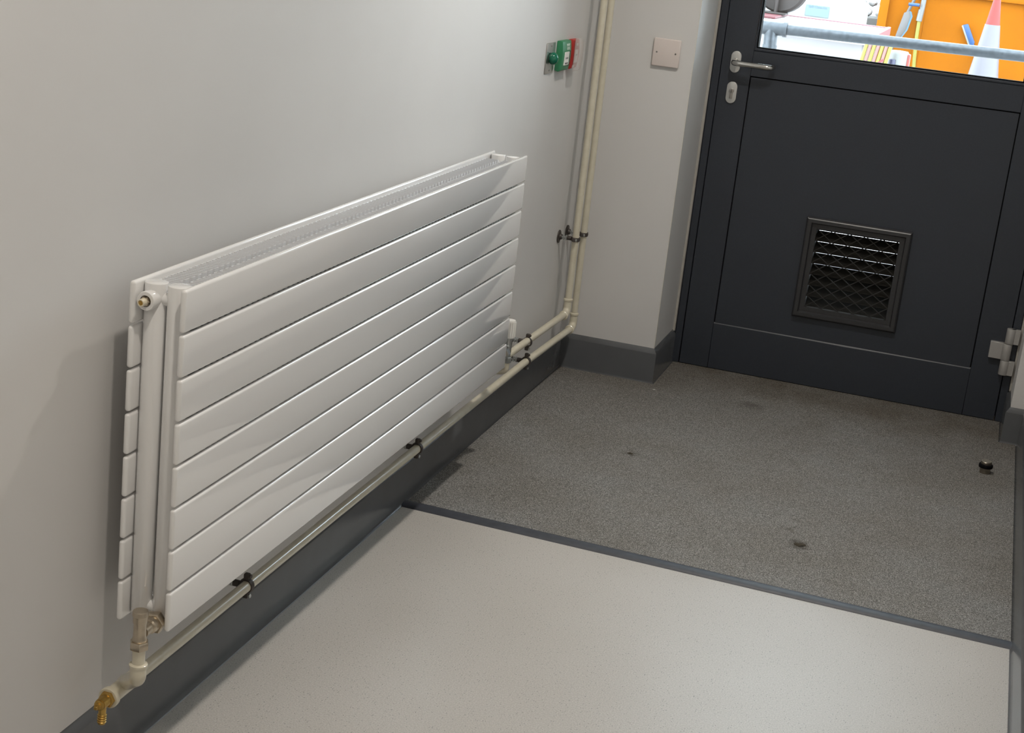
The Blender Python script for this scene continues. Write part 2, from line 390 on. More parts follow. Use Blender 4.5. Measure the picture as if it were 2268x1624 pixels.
# vent grille: frame > blades, mesh bars
vf = MB()
def ring(mb, x0, x1, z0, z1, w, ya, yb, bev):
    for a, b_ in (((x0, ya, z0), (x1, yb, z0 + w)), ((x0, ya, z1 - w), (x1, yb, z1)), ((x0, ya, z0), (x0 + w, yb, z1)), ((x1 - w, ya, z0), (x1, yb, z1))): mb.box(a, b_, bev, 2)
def loft_frame(mb, x0, x1, z0, z1, steps):
    """steps: (inset, y) profile from outer edge inward"""
    t = bmesh.new(); rings = []
    for i, y in steps: rings.append([t.verts.new(p) for p in ((x0 + i, y, z0 + i), (x1 - i, y, z0 + i), (x1 - i, y, z1 - i), (x0 + i, y, z1 - i))])
    for a, b_ in zip(rings, rings[1:]):
        for k in range(4): t.faces.new((a[k], a[(k + 1) % 4], b_[(k + 1) % 4], b_[k]))
    bmesh.ops.recalc_face_normals(t, faces=t.faces[:]); mb._merge(t)
loft_frame(vf, VX0, VX1, VZ0, VZ1, [(-.0005, YD + .004), (-.0005, YD - .007), (.003, YD - .013), (.006, YD - .015), (.017, YD - .015), (.020, YD - .010), (.021, YD - .004), (.036, YD - .0035)])
M_blade = mat('blade_black', (.017, .016, .014), .8, spec=.05)
vent = obj('vent_grille', vf, M_grille, dr, smooth=True)
du = MB(); loft_frame(du, VX0, VX1, VZ0, VZ1, [(.036, YD - .0035), (.037, YD + .002), (.037, YD + .052)]); obj('duct_liner', du, M_blade, vent, smooth=False)
vent.data.set_sharp_from_angle(angle=R(15))
ox0, ox1, oz0, oz1 = VX0 + .037, VX1 - .037, VZ0 + .037, VZ1 - .037
pitch = .0377; bD = .030; th = .0008
h = pitch - .0024 - bD * .178
for i in range(8):
    zt = oz1 - .0035 - i * pitch
    if i == 7 and zt < oz0 - .03: break
    bl = MB()
    top = min(zt + h, oz1 + .02)
    bl.prism([(YD + .0075, zt), (YD + .0085, zt + th), (YD + .0085 + bD, zt + h + th), (YD + .0085 + bD, zt + h), (YD + .0085, zt - th)], 'yz', ox0, ox1)
    obj('blade', bl, M_blade, vent, smooth=False)
obj('added_sky_baffle', MB().box((ox0 - .02, YD + .0605, oz1 + .012), (ox1 + .02, YD + .17, oz1 + .014)).box((ox0 - .02, YD + .0605, oz0 - .01), (ox0 - .018, YD + .17, oz1 + .012)).box((ox1 + .018, YD + .0605, oz0 - .01), (ox1 + .02, YD + .17, oz1 + .012)), M_blade, vent, smooth=False)  # plates outside the vent, added to keep sky light off the blades
obj('added_light_stop', MB().box((ox0 + .0005, YD + .040, oz0 + .0005), (ox1 - .0005, YD + .050, oz0 + .014)), M_blade, vent, smooth=False)  # bar added to block the daylight gap below the last blade
M_lattice = mat('lattice_coating', (.034, .033, .031), .8, spec=.08)
lw = .0014; px_, pz_ = (ox1 - ox0) / 5, .0377
bars = []
def clipseg(x0, z0, dx, dz):
    t0, t1 = 0, 10
    ts = []
    for (lo, hi, p, d) in ((ox0, ox1, x0, dx), (oz0, oz1, z0, dz)):
        a, b_ = (lo - p) / d, (hi - p) / d
        if a > b_: a, b_ = b_, a
        ts.append((a, b_))
    a = max(t[0] for t in ts); b_ = min(t[1] for t in ts)
    return (x0 + a * dx, z0 + a * dz, x0 + b_ * dx, z0 + b_ * dz) if b_ - a > .004 / math.hypot(dx, dz) else None
for k in range(-9, 15):
    for sgn in (1, -1):
        s_ = clipseg(ox0 + k * px_, oz0, px_ / 2 * sgn, pz_ / 2)
        if s_:
            x0, z0, x1, z1 = s_
            d = Vector((x1 - x0, 0, z1 - z0)).normalized(); nrm = Vector((-d.z, 0, d.x)) * lw
            b_ = MB(); q = [Vector((x0, 0, z0)) + nrm, Vector((x1, 0, z1)) + nrm, Vector((x1, 0, z1)) - nrm, Vector((x0, 0, z0)) - nrm]
            yy = YD + .002 + (.0012 if sgn > 0 else 0)
            b_.prism([(v.x, v.z) for v in q], 'xz', yy, yy + .0012); obj('lattice_bar', b_, M_lattice, vent, smooth=False)
# lever handle
def stadium(mb, cx, cz, w, h, ya, yb, bev=.0015):
    pts = []; r = w / 2
    for i in range(13): a = math.pi * i / 12; pts.append((cx + r * math.cos(a), cz + h / 2 - r + r * math.sin(a)))
    for i in range(13): a = math.pi + math.pi * i / 12; pts.append((cx + r * math.cos(a), cz - h / 2 + r + r * math.sin(a)))
    mb.prism(pts, 'xz', ya, yb, bev)
hx, hz = .4022, 1.0405
h_ = MB(); stadium(h_, hx, hz, .033, .070, YD - .008, YD + .001)
hr = obj('door_handle', h_, M_alu, dr)
lv = MB(); yo = YD - .058
arc = [(hx, YD - .006, hz), (hx, YD - .035, hz)]
for i in range(1, 9): a = math.pi / 2 * i / 8; arc.append((hx + .020 * (1 - math.cos(a)), YD - .035 - .022 * math.sin(a), hz))
arc += [(hx + .09, yo + .001, hz - .0005), (hx + .108, yo + .001, hz - .001)]
for i in range(1, 7): a = math.pi / 2 * i / 6; arc.append((hx + .108 + .017 * math.sin(a), yo + .001 + .017 * (1 - math.cos(a)), hz - .001))
arc.append((hx + .125, YD - .022, hz - .001))
lv.tube(arc, .0095, 24)
lv.lathe([(0, .0115), (.008, .0115), (.010, .0105)], (hx, YD - .008, hz), (0, -1, 0))
obj('lever', lv, mat('polished_steel', (.66, .65, .62), .16, 1), hr)
# lock escutcheon with euro cylinder
ex, ez = .4028, .9412
e_ = MB(); stadium(e_, ex, ez, .034, .071, YD - .0075, YD + .001); es = obj('lock_escutcheon', e_, M_alu, dr)
c_ = MB().cyl((ex, YD - .0075, ez + .006), (ex, YD - .0115, ez + .006), .0085, 24, .001); c_.box((ex - .005, YD - .0105, ez - .020), (ex + .005, YD - .0075, ez + .003), .001, 2)
cy = obj('lock_cylinder', c_, M_steel, es)
obj('keyhole', MB().box((ex - .0007, YD - .0122, ez + .0), (ex + .0007, YD - .0112, ez + .011)), M_black, es)
# hinge
M_hinge = mat('hinge_aluminium', (.44, .43, .415), .42, .4)
hg = MB(); yb_ = YD - .016; rb = .0148; bx = 1.4085
hg.cyl((bx + .004, yb_, .2725), (bx + .004, yb_, .3215), rb, 28, .001); hinge = obj('hinge', hg, M_hinge, dr)
k_ = MB().cyl((bx, yb_, .2165), (bx, yb_, .2712), rb, 28, .001); k_.box((1.3555, YD - .017, .2165), (bx, YD + .0005, .2712), .0012, 1); obj('hinge_leaf', k_, M_hinge, hinge)
k_ = MB().cyl((bx + .002, yb_, .168), (bx + .002, yb_, .2155), rb, 28, .001)
for a, b_ in ((.168, .2155), (.2725, .3215)): k_.box((bx + .004, YD - .024, a), (1.4412, YD - .008, b_), .0012, 1)
obj('hinge_leaf', k_, M_hinge, hinge)

# ------------------------------------------------------------------ radiator
RX1, RY0, RY1, RZ0, RZ1 = .140, -2.878, -1.110, .2943, .8565
rp = (RZ1 - RZ0 + .0036) / 8; sh = rp - .0036
rad = thing('radiator', 'long white double radiator of horizontal flat slats on the left wall', 'radiator', (.09, (RY0 + RY1) / 2, RZ0))
th = .0100
sm = []
XB0 = .044
for nm, x0 in (('slat', RX1 - th), ('slat', XB0)):
    for i in range(8):
        z1 = RZ1 - i * rp
        b_ = MB().box((x0, RY0, z1 - sh), (x0 + th, RY1, z1), .0047, 4); obj(nm, b_, M_rad, rad)
cr = .0182
cxf, cxb = .1115, .0720
for cx_ in (cxf, cxb):
    for cy_ in (-2.843, -1.142):
        c_ = MB().lathe([(0, cr - .004), (.001, cr - .0015), (.003, cr), (.8512 - .297, cr), (.8524 - .297, cr - .0005), (.853 - .297, cr - .0016), (.8531 - .297, 0)], (cx_, cy_, .297), (0, 0, 1), 36)
        obj('header_tube', c_, M_rad, rad)
for z in (.828, .318):
    for cy_ in (-2.843, -1.142):
        obj('connecting_spigot', MB().cyl((cxb + .012, cy_, z), (cxf - .012, cy_, z), .011, 20), M_rad, rad)
# convector fins: folded sheets
def fins(x0, x1, y0, y1, z0, z1, p, t=.0011):
    n = int((y1 - y0) / p); mb = MB(); tb = bmesh.new(); path = []
    for i in range(n):
        y = y0 + i * p
        path += [(x0, y), (x1, y), (x1, y + p / 2), (x0, y + p / 2)]
    # offset polyline both sides
    L_, R_ = [], []
    for i, (x, y) in enumerate(path):
        k = i % 4
        sx, sy = [(1, 1), (-1, 1), (-1, -1), (1, -1)][k]   # inner corner direction
        # consistent offset: left side of travel
        a = path[i - 1] if i else (x, y - 1e-3) ; b_ = path[i + 1] if i < len(path) - 1 else (x, y + 1e-3)
        d1 = Vector((x - a[0], y - a[1])).normalized(); d2 = Vector((b_[0] - x, b_[1] - y)).normalized()
        n1 = Vector((-d1.y, d1.x)); n2 = Vector((-d2.y, d2.x)); m_ = n1 + n2; m_ = m_ / max(.5, m_.dot(n1))
        L_.append(Vector((x, y)) + m_ * t / 2); R_.append(Vector((x, y)) - m_ * t / 2)
    V = [[tb.verts.new((q.x, q.y, z)) for q in side] for side in (L_, R_) for z in (z0, z1)]
    lb, lt, rb_, rt = V
    for i in range(len(path) - 1):
        tb.faces.new((lb[i], lb[i + 1], lt[i + 1], lt[i])); tb.faces.new((rb_[i], rt[i], rt[i + 1], rb_[i + 1])); tb.faces.new((lt[i], lt[i + 1], rt[i + 1], rt[i])); tb.faces.new((lb[i], rb_[i], rb_[i + 1], lb[i + 1]))
    bmesh.ops.recalc_face_normals(tb, faces=tb.faces[:]); mb._merge(tb); return mb
obj('convector_fin', fins(XB0 + th + .0005, .0855, RY0 + .062, RY1 - .058, .31, .8455, .01957), M_fin, rad, smooth=False)
obj('convector_fin', fins(.0985, RX1 - th - .0005, RY0 + .062, RY1 - .058, .31, .8455, .01957), M_fin, rad, smooth=False)
# wall brackets behind
for y in (-2.6, -1.4):
    for z in (.40, .74): obj('wall_bracket', MB().box((0.0005, y - .02, z), (XB0 + .001, y + .02, z + .03), .002, 1), M_rad, rad)
# air vent boss at top of the rear header
vb = MB().lathe([(0, .0150), (.022, .0150), (.0232, .0143), (.0232, .0092), (.016, .0088)], (cxb, -2.853, .8285), (0, -1, 0), 36)
boss = obj('vent_boss', vb, M_rad, rad)
bv = MB().hexn((cxb, -2.862, .8285), (cxb, -2.880, .8285), .0078); obj('bleed_valve', bv, M_nickel, boss)
bc = MB().lathe([(0, .0060), (.0125, .0060), (.0135, .0052), (.0135, .0040), (.0115, .0037)], (cxb, -2.877, .8285), (0, -1, 0), 20); obj('bleed_cap', bc, mat('ivory_plastic', (.66, .60, .46), .4), boss)
bs = MB().cyl((cxb, -2.887, .8285), (cxb, -2.8895, .8285), .0036, 16); bs.box((cxb - .0004, -2.8900, .8255), (cxb + .0004, -2.889, .8315)); obj('bleed_screw', bs, M_brass, boss)

# ------------------------------------------------------------------ pipes
def bend(p_in, corner, p_out, r, n=8):
    """arc points replacing a corner"""
    c = Vector(corner); a = (Vector(p_in) - c).normalized(); b_ = (Vector(p_out) - c).normalized()
    th_ = a.angle(b_); d = r / math.tan(th_ / 2); s0 = c + a * d; s1 = c + b_ * d
    cen = c + (a + b_).normalized() * (r / math.sin(th_ / 2)); out = []
    u = s0 - cen; w = s1 - cen
    for i in range(n + 1): out.append(cen + u.slerp(w, i / n) if False else cen + (u.lerp(w, i / n)).normalized() * r)
    return out
PR = .0107
# upper run: vertical riser y=-.172 -> along the wall to the thermostatic valve
ux, uy, uz = .056, -.176, .231
up = thing('heating_pipe', 'cream painted pipe, left riser and upper horizontal run', 'pipe', (ux, uy, uz))
obj('riser', MB().cyl((ux, uy + .004, uz + .035), (ux, uy + .004, H), PR, 28), M_pipe, up)
obj('horizontal_run', MB().cyl((ux, uy - .035, uz), (ux, -1.03, uz + .013), PR, 28), M_pipe, up)
def elbow(px, py, pz, parent):
    pts = [(px, py - .040, pz)] + bend((px, py - 1, pz), (px, py, pz), (px, py, pz + 1), .022, 10) + [(px, py, pz + .048)]
    e = obj('elbow', MB().tube(pts, .0126, 28), M_pipe, parent)
    obj('collar', MB().lathe([(0, .0126), (.002, .0150), (.007, .0150), (.009, .0126)], (px, py, pz + .040), (0, 0, 1), 28), M_pipe, e)
    obj('collar', MB().lathe([(0, .0126), (.002, .0148), (.007, .0148), (.009, .0126)], (px, py - .033, pz), (0, -1, 0), 28), M_pipe, e)
elbow(ux, uy + .003, uz - .002, up)
lx, ly, lz = .056, -.070, .160
lx2 = .0575
lo_ = thing('heating_pipe', 'cream painted pipe, right riser and long run under the radiator', 'pipe', (lx, ly, lz))
obj('riser', MB().tube([(lx, ly, lz + .035), (.0555, -.094, H)], PR, 28), M_pipe, lo_)
obj('horizontal_run', MB().tube([(lx, ly - .035, lz), (.0555, -.62, .1715), (.0565, -2.0, .1755), (lx2, -2.82, .1740)], PR, 28), M_pipe, lo_)
elbow(lx, ly, lz, lo_)
# tee with short stub up to the lockshield valve
vx, vy = .1135, -2.922
tx, tz = lx2, .174
tee = obj('tee', MB().tube([(tx, -2.835, tz), (tx, -2.915, tz)], .0140, 28), M_pipe, lo_)
obj('collar', MB().lathe([(0, .0140), (.002, .0172), (.010, .0176), (.012, .0165)], (tx, -2.903, tz), (0, -1, 0), 28), M_pipe, tee)
p0 = Vector((vx, vy, .272)); pc = Vector((vx, vy, .229)); pt = Vector((tx, -2.862, tz + .004))
pts = [(vx, vy, .253)] + bend(p0, pc, pt, .016, 8) + [tuple(pt)]
ebw = obj('street_elbow', MB().tube(pts, [.0124] + [.0134] * (len(pts) - 2) + [.0134], 28), M_pipe, lo_)
obj('collar', MB().lathe([(0, .0122), (.001, .0144), (.005, .0147), (.0068, .0118)], (vx, vy, .2485), (0, 0, 1), 28), M_pipe, ebw)
obj('stub_pipe', MB().cyl((vx, vy, .250), (vx, vy, .2815), .0102, 24), M_pipe, lo_)
# lockshield valve
vz = .305
lk = thing('lockshield_valve', 'dull nickel lockshield valve at the near bottom end of the radiator', 'valve', (vx, vy, .2795))
obj('valve_body', MB().lathe([(0, .0095), (.003, .0112), (.007, .0114), (.010, .0102), (.032, .0102), (.034, .011)], (vx, vy, .291), (0, 0, 1), 28), M_nickel, lk)
obj('compression_nut', MB().hexn((vx, vy, .2800), (vx, vy, .2935), .0158), M_nickel, lk)
cap = MB().lathe([(0, .0108), (.001, .0114), (.010, .0116), (.0115, .0118), (.0125, .0126), (.019, .0126), (.021, .0116), (.0214, .0)], (vx, vy, .3245), (0, 0, 1), 36)
obj('valve_cap', cap, M_nickel, lk)
obj('valve_outlet', MB().lathe([(0, .0098), (.020, .0100), (.022, .0125), (.030, .0135), (.034, .0135)], (vx, vy + .008, vz), (cxf - vx, .06, 0), 28), M_nickel, lk)
obj('union_nut', MB().hexn((vx - .0005, vy + .040, vz), (cxf, vy + .056, vz), .0185), M_nickel, lk)
obj('union_tail', MB().cyl((cxf, vy + .050, vz), (cxf, -2.852, vz), .0095, 20), M_brass, lk)
# drain cock
dc = thing('drain_cock', 'brass drain cock pointing out of the pipe tee at the near end', 'tap', (tx, -2.918, tz))
obj('washer', MB().cyl((tx, -2.906, tz), (tx, -2.914, tz), .0140, 28), mat('brown_jointing', (.07, .04, .025), .8), dc)
obj('hex_collar', MB().hexn((tx, -2.914, tz), (tx, -2.920, tz), .0138), M_brass, dc)
obj('cock_body', MB().lathe([(0, .0098), (.014, .0098), (.016, .0092), (.019, .0092)], (tx, -2.919, tz), (0, -1, 0), 24), M_brass, dc)
obj('spindle', MB().lathe([(0, .0085), (.004, .0085), (.005, .0055), (.009, .0055), (.0095, .0045)], (tx, -2.937, tz), (0, -1, 0), 20).box((tx - .0028, -2.952, tz - .0028), (tx + .0028, -2.944, tz + .0028), .0004, 1), M_brass, dc)
obj('hose_spout', MB().lathe([(0, .0060), (.014, .0062), (.015, .0076), (.018, .0062), (.019, .0076), (.022, .0062), (.023, .0076), (.026, .0062), (.027, .0074), (.031, .0056), (.031, .0036), (.02, .0034)], (tx, -2.929, tz - .006), (0, -.06, -1), 20), M_brass, dc)
# thermostatic valve at far end
tvx, tvy = .112, -1.005
tv = thing('thermostatic_valve', 'white ribbed thermostatic valve head behind the far end of the radiator', 'valve', (tvx, tvy, .30))
hd = MB().lathe([(0, .0135), (.002, .0155), (.008, .0158), (.045, .0150), (.049, .0135), (.050, 0)], (tvx, tvy, .349), (0, 0, 1), 32)
for i in range(16):
    a = 2 * math.pi * i / 16
    hd.cyl((tvx + .0155 * math.cos(a), tvy + .0155 * math.sin(a), .354), (tvx + .0148 * math.cos(a), tvy + .0148 * math.sin(a), .394), .0014, 6)
obj('valve_head', hd, M_whiteplastic, tv)
obj('valve_body', MB().lathe([(0, .009), (.018, .010), (.03, .010), (.05, .0115), (.056, .0125)], (tvx, tvy, .294), (0, 0, 1), 24), M_zinc, tv)
obj('union_nut', MB().hexn((tvx, tvy - .016, .312), (tvx, tvy - .034, .312), .0155), M_zinc, tv)
obj('union_tail', MB().tube([(tvx, tvy, .312), (tvx, tvy - .115, .312), (cxf, -1.132, .312)], .0095, 20), M_nickel, tv)
obj('compression_nut', MB().hexn((tvx, tvy, .280), (tvx, tvy, .296), .0140), M_zinc, tv)
tpts = [(tvx, tvy, .2815)] + bend((tvx, tvy, 1), (tvx, tvy, .255), (ux, tvy - .01, .249), .012, 6) + [(ux, tvy - .010, .249)]
obj('valve_branch', MB().tube(tpts, .0095, 20), M_pipe, up)

# ------------------------------------------------------------------ pipe clips
def clip(c, along, label, rodlen, group='cast iron pipe clips'):
    """c: pipe centre; along: 'y' horizontal pipe or 'z' riser; stem goes to the wall (-x)"""
    c = Vector(c)
    Ax = Vector((0, 1, 0)) if along == 'y' else Vector((0, 0, 1))
    Up = Vector((0, 0, 1)) if along == 'y' else Vector((0, 1, 0))
    t_ = thing('pipe_clip', label, 'pipe clip', (0, c.y, c.z), group)
    rg = MB(); tb = bmesh.new(); n = 32; sec = [(PR + .0003, -.0055), (PR + .0030, -.0060), (PR + .0046, 0), (PR + .0030, .0060), (PR + .0003, .0055)]
    rings = []
    X = Vector((1, 0, 0))
    for i in range(n):
        a = 2 * math.pi * i / n; u = X * math.cos(a) + Up * math.sin(a)
        rings.append([tb.verts.new(c + u * r + Ax * h) for r, h in sec])
    for i in range(n):
        a, b_ = rings[i], rings[(i + 1) % n]
        for k in range(len(sec)): tb.faces.new((a[k], b_[k], b_[(k + 1) % len(sec)], a[(k + 1) % len(sec)]))
    bmesh.ops.recalc_face_normals(tb, faces=tb.faces[:]); rg._merge(tb)
    # lugs
    for s_ in (1, -1):
        b0 = c + Up * s_ * (PR + .002); b1 = c + Up * s_ * (PR + .0145)
        lo = Vector([min(b0[k], b1[k]) for k in range(3)]) - X * .0055 - Ax * .0055; hi = Vector([max(b0[k], b1[k]) for k in range(3)]) + X * .0055 + Ax * .0055
        rg.box(lo, hi, .0022, 2)
    obj('clip_ring', rg, M_iron, t_)
    for s_ in (1, -1):
        q = c + Up * s_ * (PR + .0095)
        obj('screw', MB().lathe([(0, .0042), (.0028, .0042), (.004, .003)], q + X * .0055, X, 14), M_zinc if s_ < 0 else M_iron, t_)
    w = c - X * (PR + .0035)
    obj('stem_socket', MB().cyl(w, w - X * .013, .0068, 18, .001), M_iron, t_)
    obj('threaded_rod', MB().cyl((.003, c.y, c.z), (c.x - PR - .010, c.y, c.z), .0042, 14), M_zinc, t_)
    w2 = w.x - .013
    obj('nut', MB().hexn((w2, c.y, c.z), (w2 - .0055, c.y, c.z), .0082), M_zinc, t_)
    obj('nut', MB().hexn((w2 - .009, c.y, c.z), (w2 - .0145, c.y, c.z), .0082), M_zinc, t_)
    obj('backplate', MB().lathe([(0, .0210), (.003, .0205), (.005, .010), (.011, .0085)], (.0002, c.y, c.z), (1, 0, 0), 20), M_iron, t_)
clip((.0560, -2.419, .1748), 'y', 'brown iron pipe clip nearest the brass drain cock', 0)
clip((.0560, -1.506, .1745), 'y', 'brown iron pipe clip under the middle of the radiator', 0)
clip((.0555, -.594, .1713), 'y', 'brown iron pipe clip on the lower pipe past the radiator end', 0)
clip((.0560, -.606, .2335), 'y', 'brown iron pipe clip on the upper pipe beside the valve head', 0)
clip((.0560, -.172, .470), 'z', 'brown iron pipe clip holding the left riser', 0)
clip((.0559, -.0735, .470), 'z', 'brown iron pipe clip holding the right riser', 0)

# ------------------------------------------------------------------ wall devices
# blanking plate on the pier
px0, pz0 = .1889, 1.0206
bp_ = thing('blanking_plate', 'pale pinkish white blank switch plate with two screws', 'wall plate', (px0 + .043, 0, pz0 + .043))
obj('plate', MB().box((px0, -.0105, pz0), (px0 + .086, -.0003, pz0 + .086), .0035, 3), M_plate, bp_)
for dx in (.013, .073):
    obj('screw', MB().lathe([(0, .0028), (.0012, .0026), (.0014, 0)], (px0 + dx, -.0103, pz0 + .043), (0, -1, 0), 14), M_screw, bp_)
# exit button
eb = thing('exit_button', 'green mushroom push button on a steel plate', 'switch', (0, -.513, 1.047))
obj('steel_plate', MB().box((.0003, -.556, 1.0035), (.0030, -.470, 1.0905), .0008, 1), M_steel, eb)
obj('button_head', MB().lathe([(0, .0130), (.0025, .0130), (.003, .0165), (.007, .0180), (.011, .0178), (.016, .0157), (.020, .0120), (.0225, .0070), (.0235, 0)], (.0028, -.513, 1.047), (1, 0, 0), 32), M_greend, eb)
for z in (1.012, 1.082): obj('screw', MB().lathe([(0, .0028), (.001, .0024), (.0012, 0)], (.003, -.513, z), (1, 0, 0), 12), M_screw, eb)
# call point body: curved front, profile in xz extruded along y
def callpoint(name, label, y0, y1, z0, z1, m, depth):
    t_ = thing(name, label, 'call point', (0, (y0 + y1) / 2, z0))
    pts = [(.0003, z0 + .003), (depth * .55, z0)]
    for i in range(9):
        s_ = i / 8; z = z0 + .004 + (z1 - z0 - .006) * s_; pts.append((depth * (.72 + .28 * math.sin(math.pi * (.12 + .76 * s_))), z))
    pts += [(depth * .5, z1), (.0003, z1 - .001)]
    return t_, pts
gp, pts = callpoint('door_release', 'green emergency door release box beside the push button', -.449, -.357, 1.005, 1.0935, M_green, .021)
gb = MB().prism(pts, 'xz', -.449, -.357, .0015); obj('housing', gb, M_green, gp)
MY = Matrix.Rotation(R(90), 4, 'Z') @ Matrix.Rotation(R(90), 4, 'X')
FX = .0214
obj('glass_element', MB().box((FX - .004, -.427, 1.023), (FX + .0008, -.379, 1.061), .0006, 1), M_label, gp)
obj('recess_edge', MB().box((FX - .004, -.378, 1.021), (FX + .0002, -.366, 1.063), .0005, 1), mat('dark_green', (.008, .07, .035), .5), gp)
for k, (b0, yc) in enumerate(((0, -.412), (1, -.403), (2, -.394))):
    q = MB()
    if b0 == 1: q.cyl((FX + .0008, yc, 1.043), (FX + .0012, yc, 1.043), .0028, 14)
    else:
        s_ = 1 if b0 == 0 else -1
        q.prism([(yc - .0032 * s_, 1.0395), (yc + .0032 * s_, 1.043), (yc - .0032 * s_, 1.0465)], 'yz', FX + .0008, FX + .0012)
    obj('symbol', q, M_black, gp)
text('lettering', 'PRESS HERE', .0062, M_black, gp, Matrix.Translation((FX + .0009, -.403, 1.028)) @ MY, .0002)
text('lettering', 'BREAK', .0115, M_whitep, gp, Matrix.Translation((.0190, -.3885, 1.0795)) @ Matrix.Rotation(R(-7), 4, 'Y') @ MY, .0006)
text('lettering', 'GLASS', .0115, M_whitep, gp, Matrix.Translation((.0200, -.3885, 1.0700)) @ Matrix.Rotation(R(-7), 4, 'Y') @ MY, .0006)
rp_, pts = callpoint('fire_call_point', 'red fire alarm call point under a clear plastic cover', -.327, -.264, 1.005, 1.0925, M_red, .021)
obj('housing', MB().prism(pts, 'xz', -.327, -.264, .0015), M_red, rp_)
obj('glass_element', MB().box((.018, -.312, 1.024), (.0222, -.282, 1.062), .0006, 1), M_label, rp_)
obj('lettering_bar', MB().box((.0222, -.306, 1.044), (.0224, -.288, 1.050)), mat('grey_print', (.3, .3, .3), .6), rp_)
obj('lower_label', MB().box((.0175, -.318, 1.009), (.0185, -.298, 1.019)), M_label, rp_)
text('lettering', 'FIRE', .012, M_label, rp_, Matrix.Translation((.0215, -.2965, 1.076)) @ MY, .0004)
cv = MB(); tb = bmesh.new()
cpts = [(.0225, 1.000), (.029, 1.001), (.033, 1.012), (.035, 1.035), (.035, 1.065), (.032, 1.086), (.027, 1.0955), (.0225, 1.096)]
cv.prism(cpts, 'xz', -.330, -.270, .0012)
obj('clear_cover', cv, M_clear, rp_, label='clear hinged cover')

# door stopper on the floor
dx_, dy_ = 1.3975, -.277
ds = thing('door_stopper', 'small steel floor door stop with a black rubber ring', 'door stop', (dx_, dy_, .0045))
obj('post', MB().lathe([(0, .0150), (.016, .0150), (.016, .0155), (.030, .0155), (.030, .0158), (.0345, .0158), (.036, .0145), (.036, 0)], (dx_, dy_, .0044), (0, 0, 1), 32), grained('tarnished_steel', (.32, .29, .24), .35, .2, 80, metal=1), ds)
obj('rubber_ring', MB().lathe([(0, .0155), (.001, .0195), (.003, .0205), (.009, .0205), (.011, .0195), (.012, .0155)], (dx_, dy_, .0205), (0, 0, 1), 32), M_rubber, ds)
obj('top_cap', MB().lathe([(0, .0152), (.0012, .0148), (.0014, 0)], (dx_, dy_, .0404), (0, 0, 1), 32), mat('cap_steel', (.55, .53, .46), .3, .8), ds)

# ------------------------------------------------------------------ outside
GZ = -.03
gr = MB().box((-30, .40, GZ - .3), (30, 80, GZ))
struct('ground', gr, grained('pale_concrete', (0.3815, 0.3778, 0.3750), .9, .05, 6))
# handrail
hr_ = thing('handrail', 'galvanised tube handrail with tee fitting outside the door glass', 'handrail', (.268, 2.0, GZ))
obj('top_tube', MB().tube([(-.9, 2.0, 1.046), (.343, 2.0, 1.0640), (1.3, 2.0, 1.0780), (3.2, 2.0, 1.106)], .0225, 28), M_galv, hr_)
ft = MB().tube([(.190, 2.0, 1.0617), (.322, 2.0, 1.0637)], .0290, 28); ft.tube([(.314, 2.0, 1.0635), (.330, 2.0, 1.0638)], .0325, 28); ft.cyl((.262, 2.0, 1.066), (.266, 2.0, .985), .0290, 28); ft.cyl((.266, 2.0, .994), (.266, 2.0, .980), .0315, 28)
obj('tee_fitting', ft, M_galv, hr_)
obj('post', MB().cyl((.266, 2.0, GZ), (.266, 2.0, 1.04), .0225, 28), M_galv, hr_)
obj('base_flange', MB().cyl((.266, 2.0, GZ), (.266, 2.0, GZ + .02), .06, 28), M_galv, hr_)
obj('post', MB().cyl((2.4, 2.0, GZ), (2.4, 2.0, 1.09), .0225, 28), M_galv, hr_)

# orange skip
M_or = grained('orange_paint', (0.2324, 0.0704, 0.0008), .8, .10, 2.5)
M_or.node_tree.nodes['Principled BSDF'].inputs['Specular IOR Level'].default_value = .12
M_or2 = grained('orange_rust', (0.1687, 0.0440, 0.0085), .6, .2, 6)
SY = 10.0
sk = thing('skip', 'orange steel waste skip standing across the yard', 'skip', (1.6, SY, GZ))
obj('side_wall', MB().box((.10, SY, GZ), (3.2, SY + .03, 1.09)), M_or, sk)
obj('rim', MB().box((.085, SY - .05, 1.072), (3.25, SY + .05, 1.118), .006, 2), M_or, sk)
obj('end_post', MB().box((.075, SY - .06, GZ), (.155, SY + .04, 1.12), .006, 2), M_or, sk)
for x in (.42, 2.0): obj('rib', MB().box((x, SY - .012, GZ), (x + .05, SY, 1.075), .002, 1), M_or, sk)
obj('end_wall', MB().box((.10, SY, GZ), (.13, SY + 1.8, 1.09)), M_or2, sk); obj('end_wall', MB().box((3.2, SY, GZ), (3.23, SY + 1.8, 1.09)), M_or2, sk)
obj('rear_wall', MB().box((.10, SY + 1.8, GZ), (3.23, SY + 1.83, 1.09)), M_or2, sk); obj('skip_floor', MB().box((.10, SY, GZ), (3.23, SY + 1.8, GZ + .05)), M_or2, sk)
